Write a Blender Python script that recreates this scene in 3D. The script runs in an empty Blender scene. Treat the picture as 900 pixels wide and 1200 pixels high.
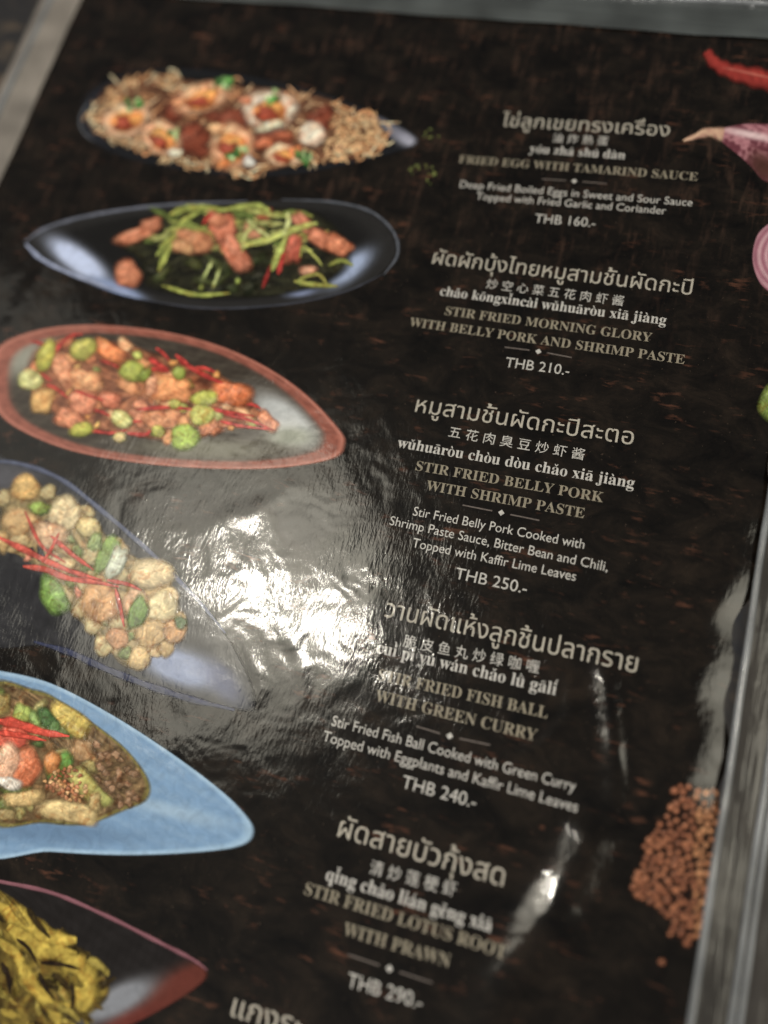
import bpy, math, random
import numpy as np
from mathutils import Vector, Matrix
R_ = math.radians
sc = bpy.context.scene
COL = sc.collection

# ------------------------------------------------------------------ camera
# page frame: x to the right along the lines of type, y up the page, z off the paper (metres)
PX = np.array([0.9537161, -0.20389767, 0.22102339])
PY = np.array([0.25732042, 0.93369808, -0.24898615])
PZ = np.array([-0.15560141, 0.29433593, 0.94294992])
ROT = np.array([PX, PY, PZ])
DIST, FPX = 0.256, 956.0
O_CAM = np.array([0, 0, -DIST])
CAM = ROT @ (-O_CAM)

def at(x, y):
    """photo pixel (900x1200) -> point of the flat page, metres"""
    r = np.array([x - 450.0, 600.0 - y, -FPX])
    t = (PZ @ O_CAM) / (PZ @ r)
    p = ROT @ (r * t - O_CAM)
    return p[0], p[1]

def at_many(P):
    P = np.asarray(P, float)
    r = np.stack([P[:, 0] - 450, 600 - P[:, 1], np.full(len(P), -FPX)], 1)
    t = (PZ @ O_CAM) / (r @ PZ)
    q = (r * t[:, None] - O_CAM) @ ROT.T
    return q[:, :2]

cd = bpy.data.cameras.new('camera'); cam = bpy.data.objects.new('camera', cd); COL.objects.link(cam)
M = Matrix([list(ROT[0]) + [CAM[0]], list(ROT[1]) + [CAM[1]], list(ROT[2]) + [CAM[2]], [0, 0, 0, 1]])
cam.matrix_world = M
cd.sensor_fit = 'HORIZONTAL'; cd.sensor_width = 36; cd.lens = FPX / 900 * 36
cd.clip_start = 0.01; cd.clip_end = 20
cd.dof.use_dof = True
cd.dof.focus_distance = 0.2530
cd.dof.aperture_fstop = (cd.lens * 1e-3) / 0.0115
cd.dof.aperture_blades = 0
sc.camera = cam
sc.cycles.transparent_max_bounces = 32

# ------------------------------------------------------------------ light
w = bpy.data.worlds.new('World'); sc.world = w; w.use_nodes = True
bg = w.node_tree.nodes['Background']
bg.inputs[0].default_value = (0.95, 0.97, 1.0, 1); bg.inputs[1].default_value = 0.068
sc.view_settings.view_transform = 'Standard'; sc.view_settings.look = 'None'
sc.view_settings.exposure = 0; sc.view_settings.gamma = 1

def mirror_dir(x, y, tilt=(0, 0)):
    """direction in which the page at pixel (x, y), sloped by tilt, mirrors the camera's look"""
    q = at(x, y); p = np.array([q[0], q[1], 0.0])
    v = p - CAM; v /= np.linalg.norm(v)
    n = np.array([-tilt[0], -tilt[1], 1.0]); n /= np.linalg.norm(n)
    return p, v - 2 * (v @ n) * n

def lamp(name, x, y, dist, size, power, col, tilt=(0, 0), shape='DISK', size_y=None, roll=0, spread=180):
    p, d = mirror_dir(x, y, tilt)
    l = bpy.data.lights.new(name, 'AREA'); l.shape = shape; l.size = size
    if size_y: l.size_y = size_y
    l.energy = power; l.color = col; l.spread = R_(spread)
    o = bpy.data.objects.new(name, l); COL.objects.link(o)
    o.location = Vector(p + d * dist)
    o.rotation_mode = 'QUATERNION'
    q = Vector(-d).to_track_quat('-Z', 'Y'); o.rotation_quaternion = q @ Matrix.Rotation(roll, 3, 'Z').to_quaternion()
    return o

# two bare downlights whose mirror images burn out in the film, added wide lights for the haze round them, added lights at the right for the crease streaks
lamp('downlight', 292, 692, 1.5, 0.058, 2.6, (1.0, 0.94, 0.82))
lamp('downlight', 396, 738, 1.5, 0.062, 2.2, (1.0, 0.94, 0.82))
lamp('haze_panel', 335, 690, 1.5, 0.40, 0.8, (1.0, 0.93, 0.76), shape='ELLIPSE', size_y=0.34)
lamp('haze_glow', 280, 680, 1.5, 0.72, 4.0, (1.0, 0.94, 0.78), shape='ELLIPSE', size_y=0.60)
lamp('far_glow', 20, 500, 1.6, 0.55, 0.8, (1.0, 0.95, 0.82), shape='ELLIPSE', size_y=0.9)  # added glow for the weaker haze at the left
lamp('streak_light', 885, 850, 1.5, 0.90, 6.4, (1.0, 0.94, 0.76), tilt=(-0.26, 0.05), shape='ELLIPSE', size_y=0.9)
lamp('streak_light', 885, 850, 1.5, 0.30, 0.5, (1.0, 0.95, 0.80), tilt=(-0.22, 0.03), shape='ELLIPSE', size_y=0.6)
# added fill light behind the viewer, outside what the film mirrors
rl = bpy.data.lights.new('fill_light', 'AREA'); rl.shape = 'DISK'; rl.size = 0.5; rl.energy = 18; rl.color = (1.0, 0.96, 0.90)
ro = bpy.data.objects.new('fill_light', rl); COL.objects.link(ro); ro.location = (-0.35, -1.15, 0.85)
ro.rotation_euler = (Vector((0, 0, 0)) - ro.location).to_track_quat('-Z', 'Y').to_euler()

# ------------------------------------------------------------------ relief of the laminate
def seg_dist(X, Y, a, b):
    ax, ay = a; bx, by = b
    dx, dy = bx - ax, by - ay
    L2 = dx * dx + dy * dy
    t = np.clip(((X - ax) * dx + (Y - ay) * dy) / L2, 0, 1)
    px, py = ax + t * dx, ay + t * dy
    return np.hypot(X - px, Y - py), t

RIDGES = []
def ridge(pts, h, w0, w1=None):
    RIDGES.append((at_many(pts), h, w0, w1 or w0))
#       course over the page (as pixels of the photograph), height, half width
ridge([(520, 1290), (560, 1215), (598, 1150), (640, 1085), (668, 1040), (690, 985), (694, 955)], 0.0020, 0.0066)
ridge([(700, 745), (712, 800), (718, 860), (722, 915), (718, 960)], 0.00080, 0.0030)
ridge([(640, 770), (668, 800), (668, 840), (640, 870), (590, 900)], 0.00022, 0.0022)
ridge([(745, 895), (790, 912), (840, 918)], 0.00022, 0.0025)
ridge([(-30, 455), (20, 370), (70, 290), (110, 235)], 0.00045, 0.0050)
ridge([(285, 745), (305, 800), (300, 845)], 0.00008, 0.0020)
ridge([(330, 735), (352, 775), (360, 830)], 0.00010, 0.0020)
ridge([(60, 560), (40, 660), (90, 760)], 0.0003, 0.0060)
ridge([(360, 560), (300, 600), (230, 620)], 0.0002, 0.0040)

rng = np.random.RandomState(7)
WAVES = [(rng.uniform(25, 120), rng.uniform(0, math.pi), rng.uniform(0, 6.28)) for _ in range(16)]

def H(X, Y):
    h = np.zeros_like(X)
    for pts, hh, w0, w1 in RIDGES:
        d = np.full_like(X, 1e9); par = np.zeros_like(X); m_ = len(pts) - 1
        for i in range(m_):
            dd, t = seg_dist(X, Y, pts[i], pts[i + 1])
            par = np.where(dd < d, (i + t) / m_, par); d = np.minimum(d, dd)
        # smooth cap
        h = h + hh * np.sin(np.pi * np.clip(par, 0.02, 0.98)) ** 0.8 * np.exp(-(d / w0) ** 2) * (1 + 0.10 * np.sin(par * 19 + hh * 9e4))
    for k, (f, a, p) in enumerate(WAVES):
        h = h + 0.012 / f / 6 * 0.35 * np.sin(f * (X * math.cos(a) + Y * math.sin(a)) * 1.0 + p + 0.6 * np.sin(f * 0.37 * Y + k))
    # the sheet falls away towards its right edge
    wob = 0.0022 * np.sin(Y * 95) + 0.0012 * np.sin(Y * 260 + 1) + np.clip((Y - 0.03) * 0.04, -0.004, 0.01)
    e = np.clip((X - (0.1015 + wob)) / 0.006, 0, None)
    fade = 1 / (1 + np.exp((Y - 0.075) / 0.012)) * (1 / (1 + np.exp(-(Y + 0.062) / 0.003)))
    h = h - 0.00078 * np.minimum(e, 3) ** 1.5 * fade
    return h

def Hn(X, Y):
    e = 2e-4
    gx = (H(X + e, Y) - H(X - e, Y)) / (2 * e); gy = (H(X, Y + e) - H(X, Y - e)) / (2 * e)
    n = np.stack([-gx, -gy, np.ones_like(gx)], 1)
    return n / np.linalg.norm(n, axis=1)[:, None]

# ------------------------------------------------------------------ materials
def lin(c):
    c = np.asarray(c, float) / 255.0
    return np.where(c <= 0.04045, c / 12.92, ((c + 0.055) / 1.055) ** 2.4)
KEXP = 0.86
def alb(c, k=1.0):
    v = lin(c) / KEXP * k
    g = v @ np.array([0.25, 0.6, 0.15])
    return np.clip(v * 0.84 + g * 0.16, 0, 0.85)

def N(nt, t, **kw):
    n = nt.nodes.new(t)
    for k, v in kw.items():
        if k in n.inputs: n.inputs[k].default_value = v
        else: setattr(n, k, v)
    return n

def math_n(nt, op, a, b=None, c=None):
    n = nt.nodes.new('ShaderNodeMath'); n.operation = op
    for i, v in enumerate((a, b, c)):
        if v is None: continue
        if isinstance(v, (int, float)): n.inputs[i].default_value = v
        else: nt.links.new(v, n.inputs[i])
    return n.outputs[0]

def mapped(nt, src, scale, loc=(0, 0, 0), rot=(0, 0, 0)):
    m = nt.nodes.new('ShaderNodeMapping'); m.inputs['Scale'].default_value = scale
    m.inputs['Location'].default_value = loc; m.inputs['Rotation'].default_value = rot
    nt.links.new(src, m.inputs[0]); return m.outputs[0]

def noise(nt, vec, scale, detail=3, rough=0.55, dist=0.0):
    n = N(nt, 'ShaderNodeTexNoise', Scale=scale, Detail=detail, Roughness=rough, Distortion=dist)
    nt.links.new(vec, n.inputs['Vector']); return n.outputs['Fac']

def ramp(nt, fac, stops):
    r = nt.nodes.new('ShaderNodeValToRGB'); nt.links.new(fac, r.inputs[0])
    el = r.color_ramp.elements
    while len(el) < len(stops): el.new(0.5)
    for e, (p, c) in zip(el, stops):
        e.position = p; e.color = (*c, 1) if len(c) == 3 else (c[0],) * 3 + (1,)
    return r

def film_gloss(nt, b, strength=1.0):
    """the plastic film over the print: same relief on everything printed on the page"""
    pos = N(nt, 'ShaderNodeNewGeometry').outputs['Position']
    fl = nt.nodes.new('ShaderNodeVectorMath'); fl.operation = 'MULTIPLY'; fl.inputs[1].default_value = (1, 1, 0)
    nt.links.new(pos, fl.inputs[0]); p2 = fl.outputs[0]
    fine = noise(nt, mapped(nt, p2, (1, 0.28, 1), rot=(0, 0, R_(-8))), 1050, 3, 0.65, 0.4)
    mid = noise(nt, mapped(nt, p2, (1, 0.6, 1)), 330, 2, 0.5, 0.8)
    big = noise(nt, p2, 62, 2, 0.5, 0.5)
    msk = ramp(nt, noise(nt, p2, 48, 2, 0.55), [(0.40, (0.30,)), (0.60, (1.0,))]).outputs[0]
    a = math_n(nt, 'MULTIPLY', math_n(nt, 'MULTIPLY', fine, msk), 0.000085 * strength)
    c = math_n(nt, 'MULTIPLY', mid, 0.00002 * strength)
    d = math_n(nt, 'MULTIPLY', big, 0.00036 * strength)
    hgt = math_n(nt, 'ADD', math_n(nt, 'ADD', a, c), d)
    bu = N(nt, 'ShaderNodeBump'); bu.inputs['Strength'].default_value = 1; bu.inputs['Distance'].default_value = 1
    if 'Filter Width' in bu.inputs: bu.inputs['Filter Width'].default_value = 0.6
    nt.links.new(hgt, bu.inputs['Height'])
    b.inputs['Roughness'].default_value = 0.5
    b.inputs['Specular IOR Level'].default_value = 0.04
    b.inputs['Coat Weight'].default_value = 1.0
    b.inputs['Coat IOR'].default_value = 1.5
    b.inputs['Coat Roughness'].default_value = 0.10
    nt.links.new(bu.outputs[0], b.inputs['Coat Normal'])
    return p2

def new_mat(name):
    m = bpy.data.materials.new(name); m.use_nodes = True
    return m, m.node_tree, m.node_tree.nodes['Principled BSDF']

def mixc(nt, fac, a, b, mode='MIX'):
    n = nt.nodes.new('ShaderNodeMix'); n.data_type = 'RGBA'; n.blend_type = mode
    for v, i in ((fac, 0), (a, 6), (b, 7)):
        if isinstance(v, (int, float)): n.inputs[i].default_value = v
        elif isinstance(v, tuple): n.inputs[i].default_value = (*v, 1)
        else: nt.links.new(v, n.inputs[i])
    return n.outputs[2]

# printed pictures: colour from the print (per-vertex), noise on top paints dark crevices, sear and glints into the food
MPIC, nt, b = new_mat('printed_picture')
p2 = film_gloss(nt, b)
at_ = N(nt, 'ShaderNodeAttribute', attribute_name='Col')
nz = ramp(nt, noise(nt, p2, 260, 3, 0.6, 1.0), [(0.28, (0.55,)), (0.5, (1.0,)), (0.72, (1.55,))])
c1 = mixc(nt, 1.0, at_.outputs['Color'], nz.outputs[0], 'MULTIPLY')
srn = ramp(nt, noise(nt, p2, 230, 4, 0.65, 1.4), [(0.50, (0.0,)), (0.66, (0.65,))]).outputs[0]
srn.node.name = 'sear'
c2 = mixc(nt, srn, c1, mixc(nt, 1.0, c1, (0.62, 0.34, 0.20), 'MULTIPLY'))
gl = ramp(nt, noise(nt, p2, 400, 2, 0.5, 0.9), [(0.60, (0.0,)), (0.74, (0.8,))]).outputs[0]
gl.node.name = 'painted_glint'
lit = mixc(nt, 1.0, mixc(nt, 1.0, c2, (1.55, 1.55, 1.5), 'MULTIPLY'), (0.03, 0.028, 0.02), 'ADD')
nt.links.new(mixc(nt, gl, c2, lit), b.inputs['Base Color'])
nt.links.new(at_.outputs['Alpha'], b.inputs['Alpha'])

MPLATE = MPIC.copy(); MPLATE.name = 'printed_plate'
for n_ in MPLATE.node_tree.nodes:
    if n_.name in ('sear', 'painted_glint'):
        for e_ in n_.color_ramp.elements: e_.color = (0, 0, 0, 1)
    elif n_.type == 'VALTORGB' and abs(n_.color_ramp.elements[0].position - 0.28) < .001:
        for e_, v_ in zip(n_.color_ramp.elements, (0.86, 1.0, 1.12)): e_.color = (v_, v_, v_, 1)
        
def text_mat(name, rgb):
    m, nt, b = new_mat(name)
    p2 = film_gloss(nt, b)
    nz = ramp(nt, noise(nt, p2, 900, 3, 0.6), [(0.3, (0.7,)), (0.55, (1.0,))])
    nt.links.new(mixc(nt, 1.0, tuple(rgb), nz.outputs[0], 'MULTIPLY'), b.inputs['Base Color'])
    return m
MT_CREAM = text_mat('print_cream', (0.42, 0.39, 0.335))
MT_GOLD = text_mat('print_tan', (0.265, 0.235, 0.18))
MT_WHITE = text_mat('print_white', (0.50, 0.485, 0.46))
MT_GREY = text_mat('print_grey', (0.13, 0.11, 0.10))

# printed dark weathered-wood ground
MSHEET, nt, b = new_mat('printed_dark_wood')
p2 = film_gloss(nt, b)
g1 = noise(nt, mapped(nt, p2, (1, 1.6, 1)), 60, 8, 0.72, 0.6)
base = ramp(nt, g1, [(0.34, (0.0015, 0.0012, 0.0011)), (0.50, (0.0062, 0.0047, 0.0036)), (0.70, (0.0180, 0.0125, 0.0088))])
st = noise(nt, mapped(nt, p2, (0.30, 1.25, 1)), 420, 4, 0.6, 0.3)
clump = noise(nt, mapped(nt, p2, (1, 1.4, 1)), 70, 3, 0.6)
sm = math_n(nt, 'MULTIPLY', ramp(nt, st, [(0.54, (0.0,)), (0.68, (1.0,))]).outputs[0], ramp(nt, clump, [(0.52, (0.0,)), (0.68, (0.8,))]).outputs[0])
c1 = mixc(nt, sm, base.outputs[0], (0.110, 0.046, 0.028))
sv = noise(nt, mapped(nt, p2, (1.3, 0.25, 1)), 260, 3, 0.6, 0.4)
sep = N(nt, 'ShaderNodeSeparateXYZ'); nt.links.new(p2, sep.inputs[0])
top = ramp(nt, math_n(nt, 'ADD', math_n(nt, 'MULTIPLY', sep.outputs[1], 5.0), 0.0), [(0.25, (0.0,)), (0.6, (1.0,))]).outputs[0]
vm = math_n(nt, 'MULTIPLY', math_n(nt, 'MULTIPLY', ramp(nt, sv, [(0.5, (0.0,)), (0.75, (0.7,))]).outputs[0], top), ramp(nt, clump, [(0.4, (0.0,)), (0.6, (1.0,))]).outputs[0])
c2 = mixc(nt, vm, c1, (0.060, 0.034, 0.024))
sp = noise(nt, p2, 820, 2, 0.6)
c3 = mixc(nt, math_n(nt, 'MULTIPLY', ramp(nt, sp, [(0.69, (0.0,)), (0.76, (1.0,))]).outputs[0], 0.5), c2, (0.09, 0.062, 0.045))
nt.links.new(c3, b.inputs['Base Color'])

# ------------------------------------------------------------------ mesh helpers
def link(name, me, parent=None, mat=None):
    o = bpy.data.objects.new(name, me); COL.objects.link(o)
    if parent is not None: o.parent = parent
    if mat is not None: me.materials.append(mat)
    return o

def page_mesh(name, XY, faces, z, parent, mat, cols=None, alpha=None):
    """mesh lying on the relief of the page at height z above it"""
    XY = np.asarray(XY, float)
    hz = H(XY[:, 0], XY[:, 1]) + z
    me = bpy.data.meshes.new(name)
    me.from_pydata(np.column_stack([XY, hz]).tolist(), [], faces)
    me.polygons.foreach_set('use_smooth', np.ones(len(me.polygons), bool))
    if cols is not None:
        ca = me.color_attributes.new('Col', 'FLOAT_COLOR', 'POINT')
        ca.data.foreach_set('color', np.column_stack([cols, np.ones(len(cols)) if alpha is None else alpha]).ravel())
    me.update()
    me.normals_split_custom_set_from_vertices(Hn(XY[:, 0], XY[:, 1]).tolist())
    return link(name, me, parent, mat)

def empty(name, loc=(0, 0, 0), parent=None):
    o = bpy.data.objects.new(name, None); COL.objects.link(o); o.location = loc
    o.empty_display_size = 0.02
    if parent is not None: o.parent = parent
    return o

def fix_area(faces, XY):
    XY = np.asarray(XY)
    out = []
    for f in faces:
        a = 0
        for i in range(len(f)):
            x0, y0 = XY[f[i]]; x1, y1 = XY[f[(i + 1) % len(f)]]
            a += x0 * y1 - x1 * y0
        out.append(tuple(f) if a > 0 else tuple(reversed(f)))
    return out

# ------------------------------------------------------------------ the menu page
menu = empty('menu_page')
menu['label'] = 'dark glossy menu page printed with oval dish photos and Thai, Chinese and English names'
menu['category'] = 'menu'

X0, X1, Y0, Y1 = -0.1860, 0.1108, -0.185, 0.1966
nx, ny = 300, 384
gx, gy = np.meshgrid(np.linspace(X0, X1, nx), np.linspace(Y0, Y1, ny))
XY = np.column_stack([gx.ravel(), gy.ravel()])
ii = np.arange(nx * ny).reshape(ny, nx)
F = np.stack([ii[:-1, :-1], ii[:-1, 1:], ii[1:, 1:], ii[1:, :-1]], -1).reshape(-1, 4)
sheet = page_mesh('printed_sheet', XY, F.tolist(), 0, menu, MSHEET)

# ------------------------------------------------------------------ printed pictures
prs = random.Random(11)
def hnoise(x, y, s):
    return (math.sin(x * 12.9 / 9 + y * 4.1 / 7 + s) + math.sin(x * 0.61 - y * 0.93 + s * 2.3) + math.sin(x * 0.23 + y * 0.37 + s * 5.1)) / 3

class Pic:
    def __init__(s, name, label=None, z=0.00004, k=1.0):
        s.root = empty(name, parent=menu); s.z = z; s.k = k
        if label: s.root['label'] = label
    def put(s, name, V, F, C, label=None, A=None):
        s.z += 0.0000035
        q = at_many(V)
        o = page_mesh(name, q, fix_area(F, q), s.z, s.root, MPLATE if name.startswith(('plate', 'shallot', 'chilli', 'seed')) else MPIC, np.clip(np.array(C), 0.0008, 0.85), A)
        if label: o['label'] = label
        return o
    # piece with an outline r(theta); shaded like the food in the printed photo
    def blob(s, name, cx, cy, rx, ry, ang, col, kind='blob', col2=None, rough=0.10, shade=1.0, hl=0.25, seed=None, edge=0.38):
        sd = prs.uniform(0, 100) if seed is None else seed
        A = R_(ang); seg = 26 if max(rx, ry) < 14 else 36; rings = 6 if max(rx, ry) < 14 else 9
        c1 = alb(col, s.k); c2 = alb(col2, s.k) if col2 is not None else c1 * 0.55
        V, C, AL = [], [], [1.0]
        rough = rough * 1.25 + 0.02; rx *= 1.09; ry *= 1.09
        sft = min(0.62, max(0.34, 4.6 / min(rx, ry)))
        n1, n2, n3 = [prs.uniform(0, 6.28) for _ in range(3)]
        def rad(th):
            c_, s_ = math.cos(th), math.sin(th)
            if kind == 'chunk': r = (abs(c_) ** 4 + abs(s_) ** 4) ** -0.25
            elif kind == 'leaf': r = (1 - 0.62 * abs(s_) ** 0.8 * (1 - abs(c_)) ) * (0.80 + 0.28 * abs(c_) ** 3)
            else: r = 1
            return r * (1 + rough * (0.6 * math.sin(2 * th + n1) + 0.5 * math.sin(3 * th + n2) + 0.35 * math.sin(5 * th + n3)))
        def colr(t, th, x, y):
            nzv = hnoise(x - cx, y - cy, sd)
            base = c1 + (c2 - c1) * min(max(0.5 * nzv + 0.25 + 0.25 * t * t, 0), 1)
            sx, sy = t * math.cos(th + A), t * math.sin(th + A)
            dom = 0.78 - 0.28 * sx * 0.4 - 0.5 * sy * 0.55
            dom *= 1 - min(0.85, edge * 1.5 * max(0, t - 0.5) ** 1.3 * 1.9 * (1 + 0.6 * sy))
            v = base * (1 + shade * 1.0 * (dom - 0.74))
            hx, hy = sx + 0.25, sy + 0.35
            v = v + hl * 1.5 * max(0, 0.35 + hnoise(x * 3.1, y * 3.1, sd + 4)) * math.exp(-(hx * hx + hy * hy) * 5) * np.array([0.42, 0.40, 0.34]) * (0.6 + 0.6 * hnoise(x, y, sd + 9))
            return v
        V.append((cx, cy)); C.append(colr(0, 0, cx, cy))
        for k in range(1, rings + 1):
            t = k / rings
            for j in range(seg):
                th = 2 * math.pi * j / seg; r = rad(th) * t
                u, v = r * rx * math.cos(th), r * ry * math.sin(th)
                x, y = cx + u * math.cos(A) - v * math.sin(A), cy + u * math.sin(A) + v * math.cos(A)
                V.append((x, y)); C.append(colr(t, th, x, y)); AL.append(min(1.0, (1 - t) / sft))
        F = [(0, 1 + j, 1 + (j + 1) % seg) for j in range(seg)]
        for k in range(rings - 1):
            a = 1 + k * seg; b_ = a + seg
            F += [(a + j, b_ + j, b_ + (j + 1) % seg, a + (j + 1) % seg) for j in range(seg)]
        return s.put(name, V, F, C, None, np.array(AL))
    def strip_data(s, pts, w0, w1, col, col2=None, n=16, taper=True, curl=0):
        P = smooth(pts, n); c1 = alb(col, s.k); c2 = alb(col2, s.k) if col2 is not None else c1 * 0.6
        V, C, F = [], [], []; m = len(P); sd = prs.uniform(0, 50)
        for i, (x, y) in enumerate(P):
            a = P[max(i - 1, 0)]; b_ = P[min(i + 1, m - 1)]
            dx, dy = b_[0] - a[0], b_[1] - a[1]; L = math.hypot(dx, dy) or 1
            nx_, ny_ = -dy / L, dx / L; u = i / (m - 1)
            wd = (w0 + (w1 - w0) * u) * 0.5 * 1.22
            if taper: wd *= min(1, 3.2 * u + 0.35, 3.2 * (1 - u) + 0.35)
            wd *= 1 + 0.12 * math.sin(i * 1.3 + sd)
            for q in (-1, -0.5, 0, 0.5, 1):
                xx, yy = x + nx_ * wd * q, y + ny_ * wd * q
                V.append((xx, yy))
                sh = 1.12 - 0.35 * abs(q) ** 2 - 0.25 * (q * ny_ if abs(ny_) > .2 else q * nx_)
                g = min(max(0.35 + 0.6 * hnoise(xx * 1.5, yy * 1.5, sd), 0), 1)
                C.append((c1 + (c2 - c1) * g) * sh)
        for i in range(m - 1):
            for q in range(4):
                a = i * 5 + q; F.append((a, a + 1, a + 6, a + 5))
        return V, F, C
    def strip(s, name, pts, w0, w1, col, col2=None, n=16, taper=True):
        V, F, C = s.strip_data(pts, w0, w1, col, col2, n, taper)
        return s.put(name, V, F, C, None, np.tile([0.0, 1.0, 1.0, 1.0, 0.0], len(V) // 5))
    def tangle(s, name, fn, count):
        """many strands joined: nobody could count them"""
        V, F, C = [], [], []
        for _ in range(count):
            v, f, c = s.strip_data(*fn())
            o = len(V); V += v; C += c; F += [tuple(i + o for i in q) for q in f]
        o = s.put(name, V, F, C, None, np.tile([0.0, 1.0, 1.0, 1.0, 0.0], len(V) // 5)); o['kind'] = 'stuff'; s.z += 0.000005
        return o
    def shape(s, name, outline, colfn, centre=None, rings=18, seg=110, label=None):
        """closed outline filled out in rings; colfn(t, x, y) gives the printed colour (0-255)"""
        P = smooth(list(outline) + [outline[0]], seg, closed=True)[:seg]
        cx, cy = centre or (sum(p[0] for p in P) / seg, sum(p[1] for p in P) / seg)
        V = [(cx, cy)]; C = [alb(colfn(0, cx, cy), s.k)]; AL = [1.0]; sf = 0.06 if name in ('sauce', 'noodle_bed', 'seed_shadow') else 0.014
        for k in range(1, rings + 1):
            t = (k / rings) ** 0.75
            for x, y in P:
                xx, yy = cx + (x - cx) * t, cy + (y - cy) * t
                V.append((xx, yy)); C.append(alb(colfn(t, xx, yy), s.k)); AL.append(min(1.0, (1 - t) / sf))
        F = [(0, 1 + j, 1 + (j + 1) % seg) for j in range(seg)]
        for k in range(rings - 1):
            a = 1 + k * seg; b_ = a + seg
            F += [(a + j, b_ + j, b_ + (j + 1) % seg, a + (j + 1) % seg) for j in range(seg)]
        return s.put(name, V, F, C, label, np.array(AL))

def smooth(pts, n, closed=False):
    pts = [np.array(p, float) for p in pts]
    if closed: base = pts[:-1]; ext = [base[-1]] + base + [base[0], base[1]]
    else: ext = [2 * pts[0] - pts[1]] + pts + [2 * pts[-1] - pts[-2]]
    m = len(ext) - 3; out = []
    for i in range(n):
        u = i / (n if closed else n - 1) * m; k = min(int(u), m - 1); t = u - k
        p0, p1, p2_, p3 = ext[k:k + 4]
        q = 0.5 * ((2 * p1) + (-p0 + p2_) * t + (2 * p0 - 5 * p1 + 4 * p2_ - p3) * t * t + (-p0 + 3 * p1 - 3 * p2_ + p3) * t ** 3)
        out.append((q[0], q[1]))
    return out

def lerp(a, b, t):
    t = min(max(t, 0), 1); return tuple(a[i] + (b[i] - a[i]) * t for i in range(3))
def bump2(x, y, cx, cy, rx, ry, ang=0):
    A = R_(ang); dx, dy = x - cx, y - cy
    u = (dx * math.cos(A) + dy * math.sin(A)) / rx; v = (-dx * math.sin(A) + dy * math.cos(A)) / ry
    return math.exp(-(u * u + v * v) ** 1.5)
def inside(poly, x, y):
    c = False; j = len(poly) - 1
    for i in range(len(poly)):
        xi, yi = poly[i]; xj, yj = poly[j]
        if (yi > y) != (yj > y) and x < (xj - xi) * (y - yi) / (yj - yi) + xi: c = not c
        j = i
    return c
def scatter(poly, n, gap):
    xs = [p[0] for p in poly]; ys = [p[1] for p in poly]; out = []
    for _ in range(n * 60):
        x, y = prs.uniform(min(xs), max(xs)), prs.uniform(min(ys), max(ys))
        if inside(poly, x, y) and all((x - a) ** 2 + (y - b_) ** 2 > gap * gap for a, b_ in out):
            out.append((x, y))
            if len(out) >= n: break
    return out

ORANGE, ORANGE2 = (214, 122, 62), (150, 62, 30)
MEAT, MEAT2 = (205, 128, 88), (140, 66, 42)
CREAM, CREAM2 = (205, 186, 150), (150, 118, 78)
GREEN, GREEN2 = (96, 142, 60), (38, 66, 28)
LIME, LIME2 = (168, 178, 62), (106, 120, 32)
RED, RED2 = (186, 52, 44), (116, 24, 22)

# ---- dish 1: fried eggs
d = Pic('dish_picture', 'printed photo of halved eggs and crisp noodles on a black plate, at the top', k=1.2)
def plate1(t, x, y):
    c = (17, 17, 18)
    r = min(max((t - 0.86) / 0.08, 0), 1)
    c = lerp(c, (40, 42, 50), r * bump2(x, y, 100, 150, 22, 60))
    c = lerp(c, (25, 27, 34), r * 0.6)
    c = lerp(c, (150, 152, 170), bump2(x, y, 478, 164, 22, 8, 28) )
    c = lerp(c, (105, 106, 122), bump2(x, y, 456, 150, 26, 8, 32) * 0.8)
    return c
d.shape('plate', [(92, 138), (104, 106), (150, 84), (230, 80), (310, 92), (390, 112), (440, 132), (478, 152), (491, 166), (470, 178), (410, 194), (340, 206), (270, 207), (200, 198), (140, 184), (104, 164)], plate1)
d.strip('plate_rim', [(104, 118), (94, 138), (97, 154), (110, 166)], 3, 3, (70, 73, 80), (50, 52, 58))
bed = [(108, 143), (114, 112), (140, 92), (178, 84), (215, 92), (262, 98), (345, 106), (400, 120), (436, 138), (456, 160), (440, 183), (400, 190), (350, 194), (290, 205), (250, 199), (200, 186), (150, 174), (120, 162)]
d.shape('noodle_bed', bed, lambda t, x, y: lerp((120, 84, 56), (60, 32, 20), 0.5 + 0.6 * hnoise(x, y, 3)), rings=14, seg=80)
def noodle1():
    x, y = scatter(bed, 1, 1)[0]; a = prs.uniform(0, 6.28); L = prs.uniform(6, 14)
    k = prs.uniform(-11, 11)
    g = prs.random() if x < 395 else prs.random() * 0.8 + 0.3
    return ([(x - L * math.cos(a), y - L * .7 * math.sin(a)), (x + k * math.sin(a), y + k * math.cos(a)), (x + L * math.cos(a), y + L * .7 * math.sin(a))], 2.6, 1.6, lerp((206, 180, 140), (206, 140, 84), g), (140, 90, 54), 9)
d.tangle('fried_noodles', noodle1, 130)
rimpts = smooth(bed + [bed[0]], 70, closed=True)
def noodle1b():
    x, y = prs.choice([p for p in rimpts if p[0] < 215 or p[1] > 160 or p[0] > 400]); x += prs.uniform(-1, 22) * (1 if x < 200 else -1); y += prs.uniform(-1, 12) * (1 if y < 140 else -1); a = prs.uniform(0, 6.28); L = prs.uniform(3, 15)
    return ([(x - L * math.cos(a), y - L * .7 * math.sin(a)), (x + prs.uniform(-6, 6), y + prs.uniform(-6, 5)), (x + L * math.cos(a), y + L * .7 * math.sin(a))], 2.4, 1.5, prs.choice([(222, 200, 162), (206, 172, 124), (190, 146, 96)]), (150, 108, 66), 9)
d.tangle('fried_noodles', noodle1b, 200)
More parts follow.
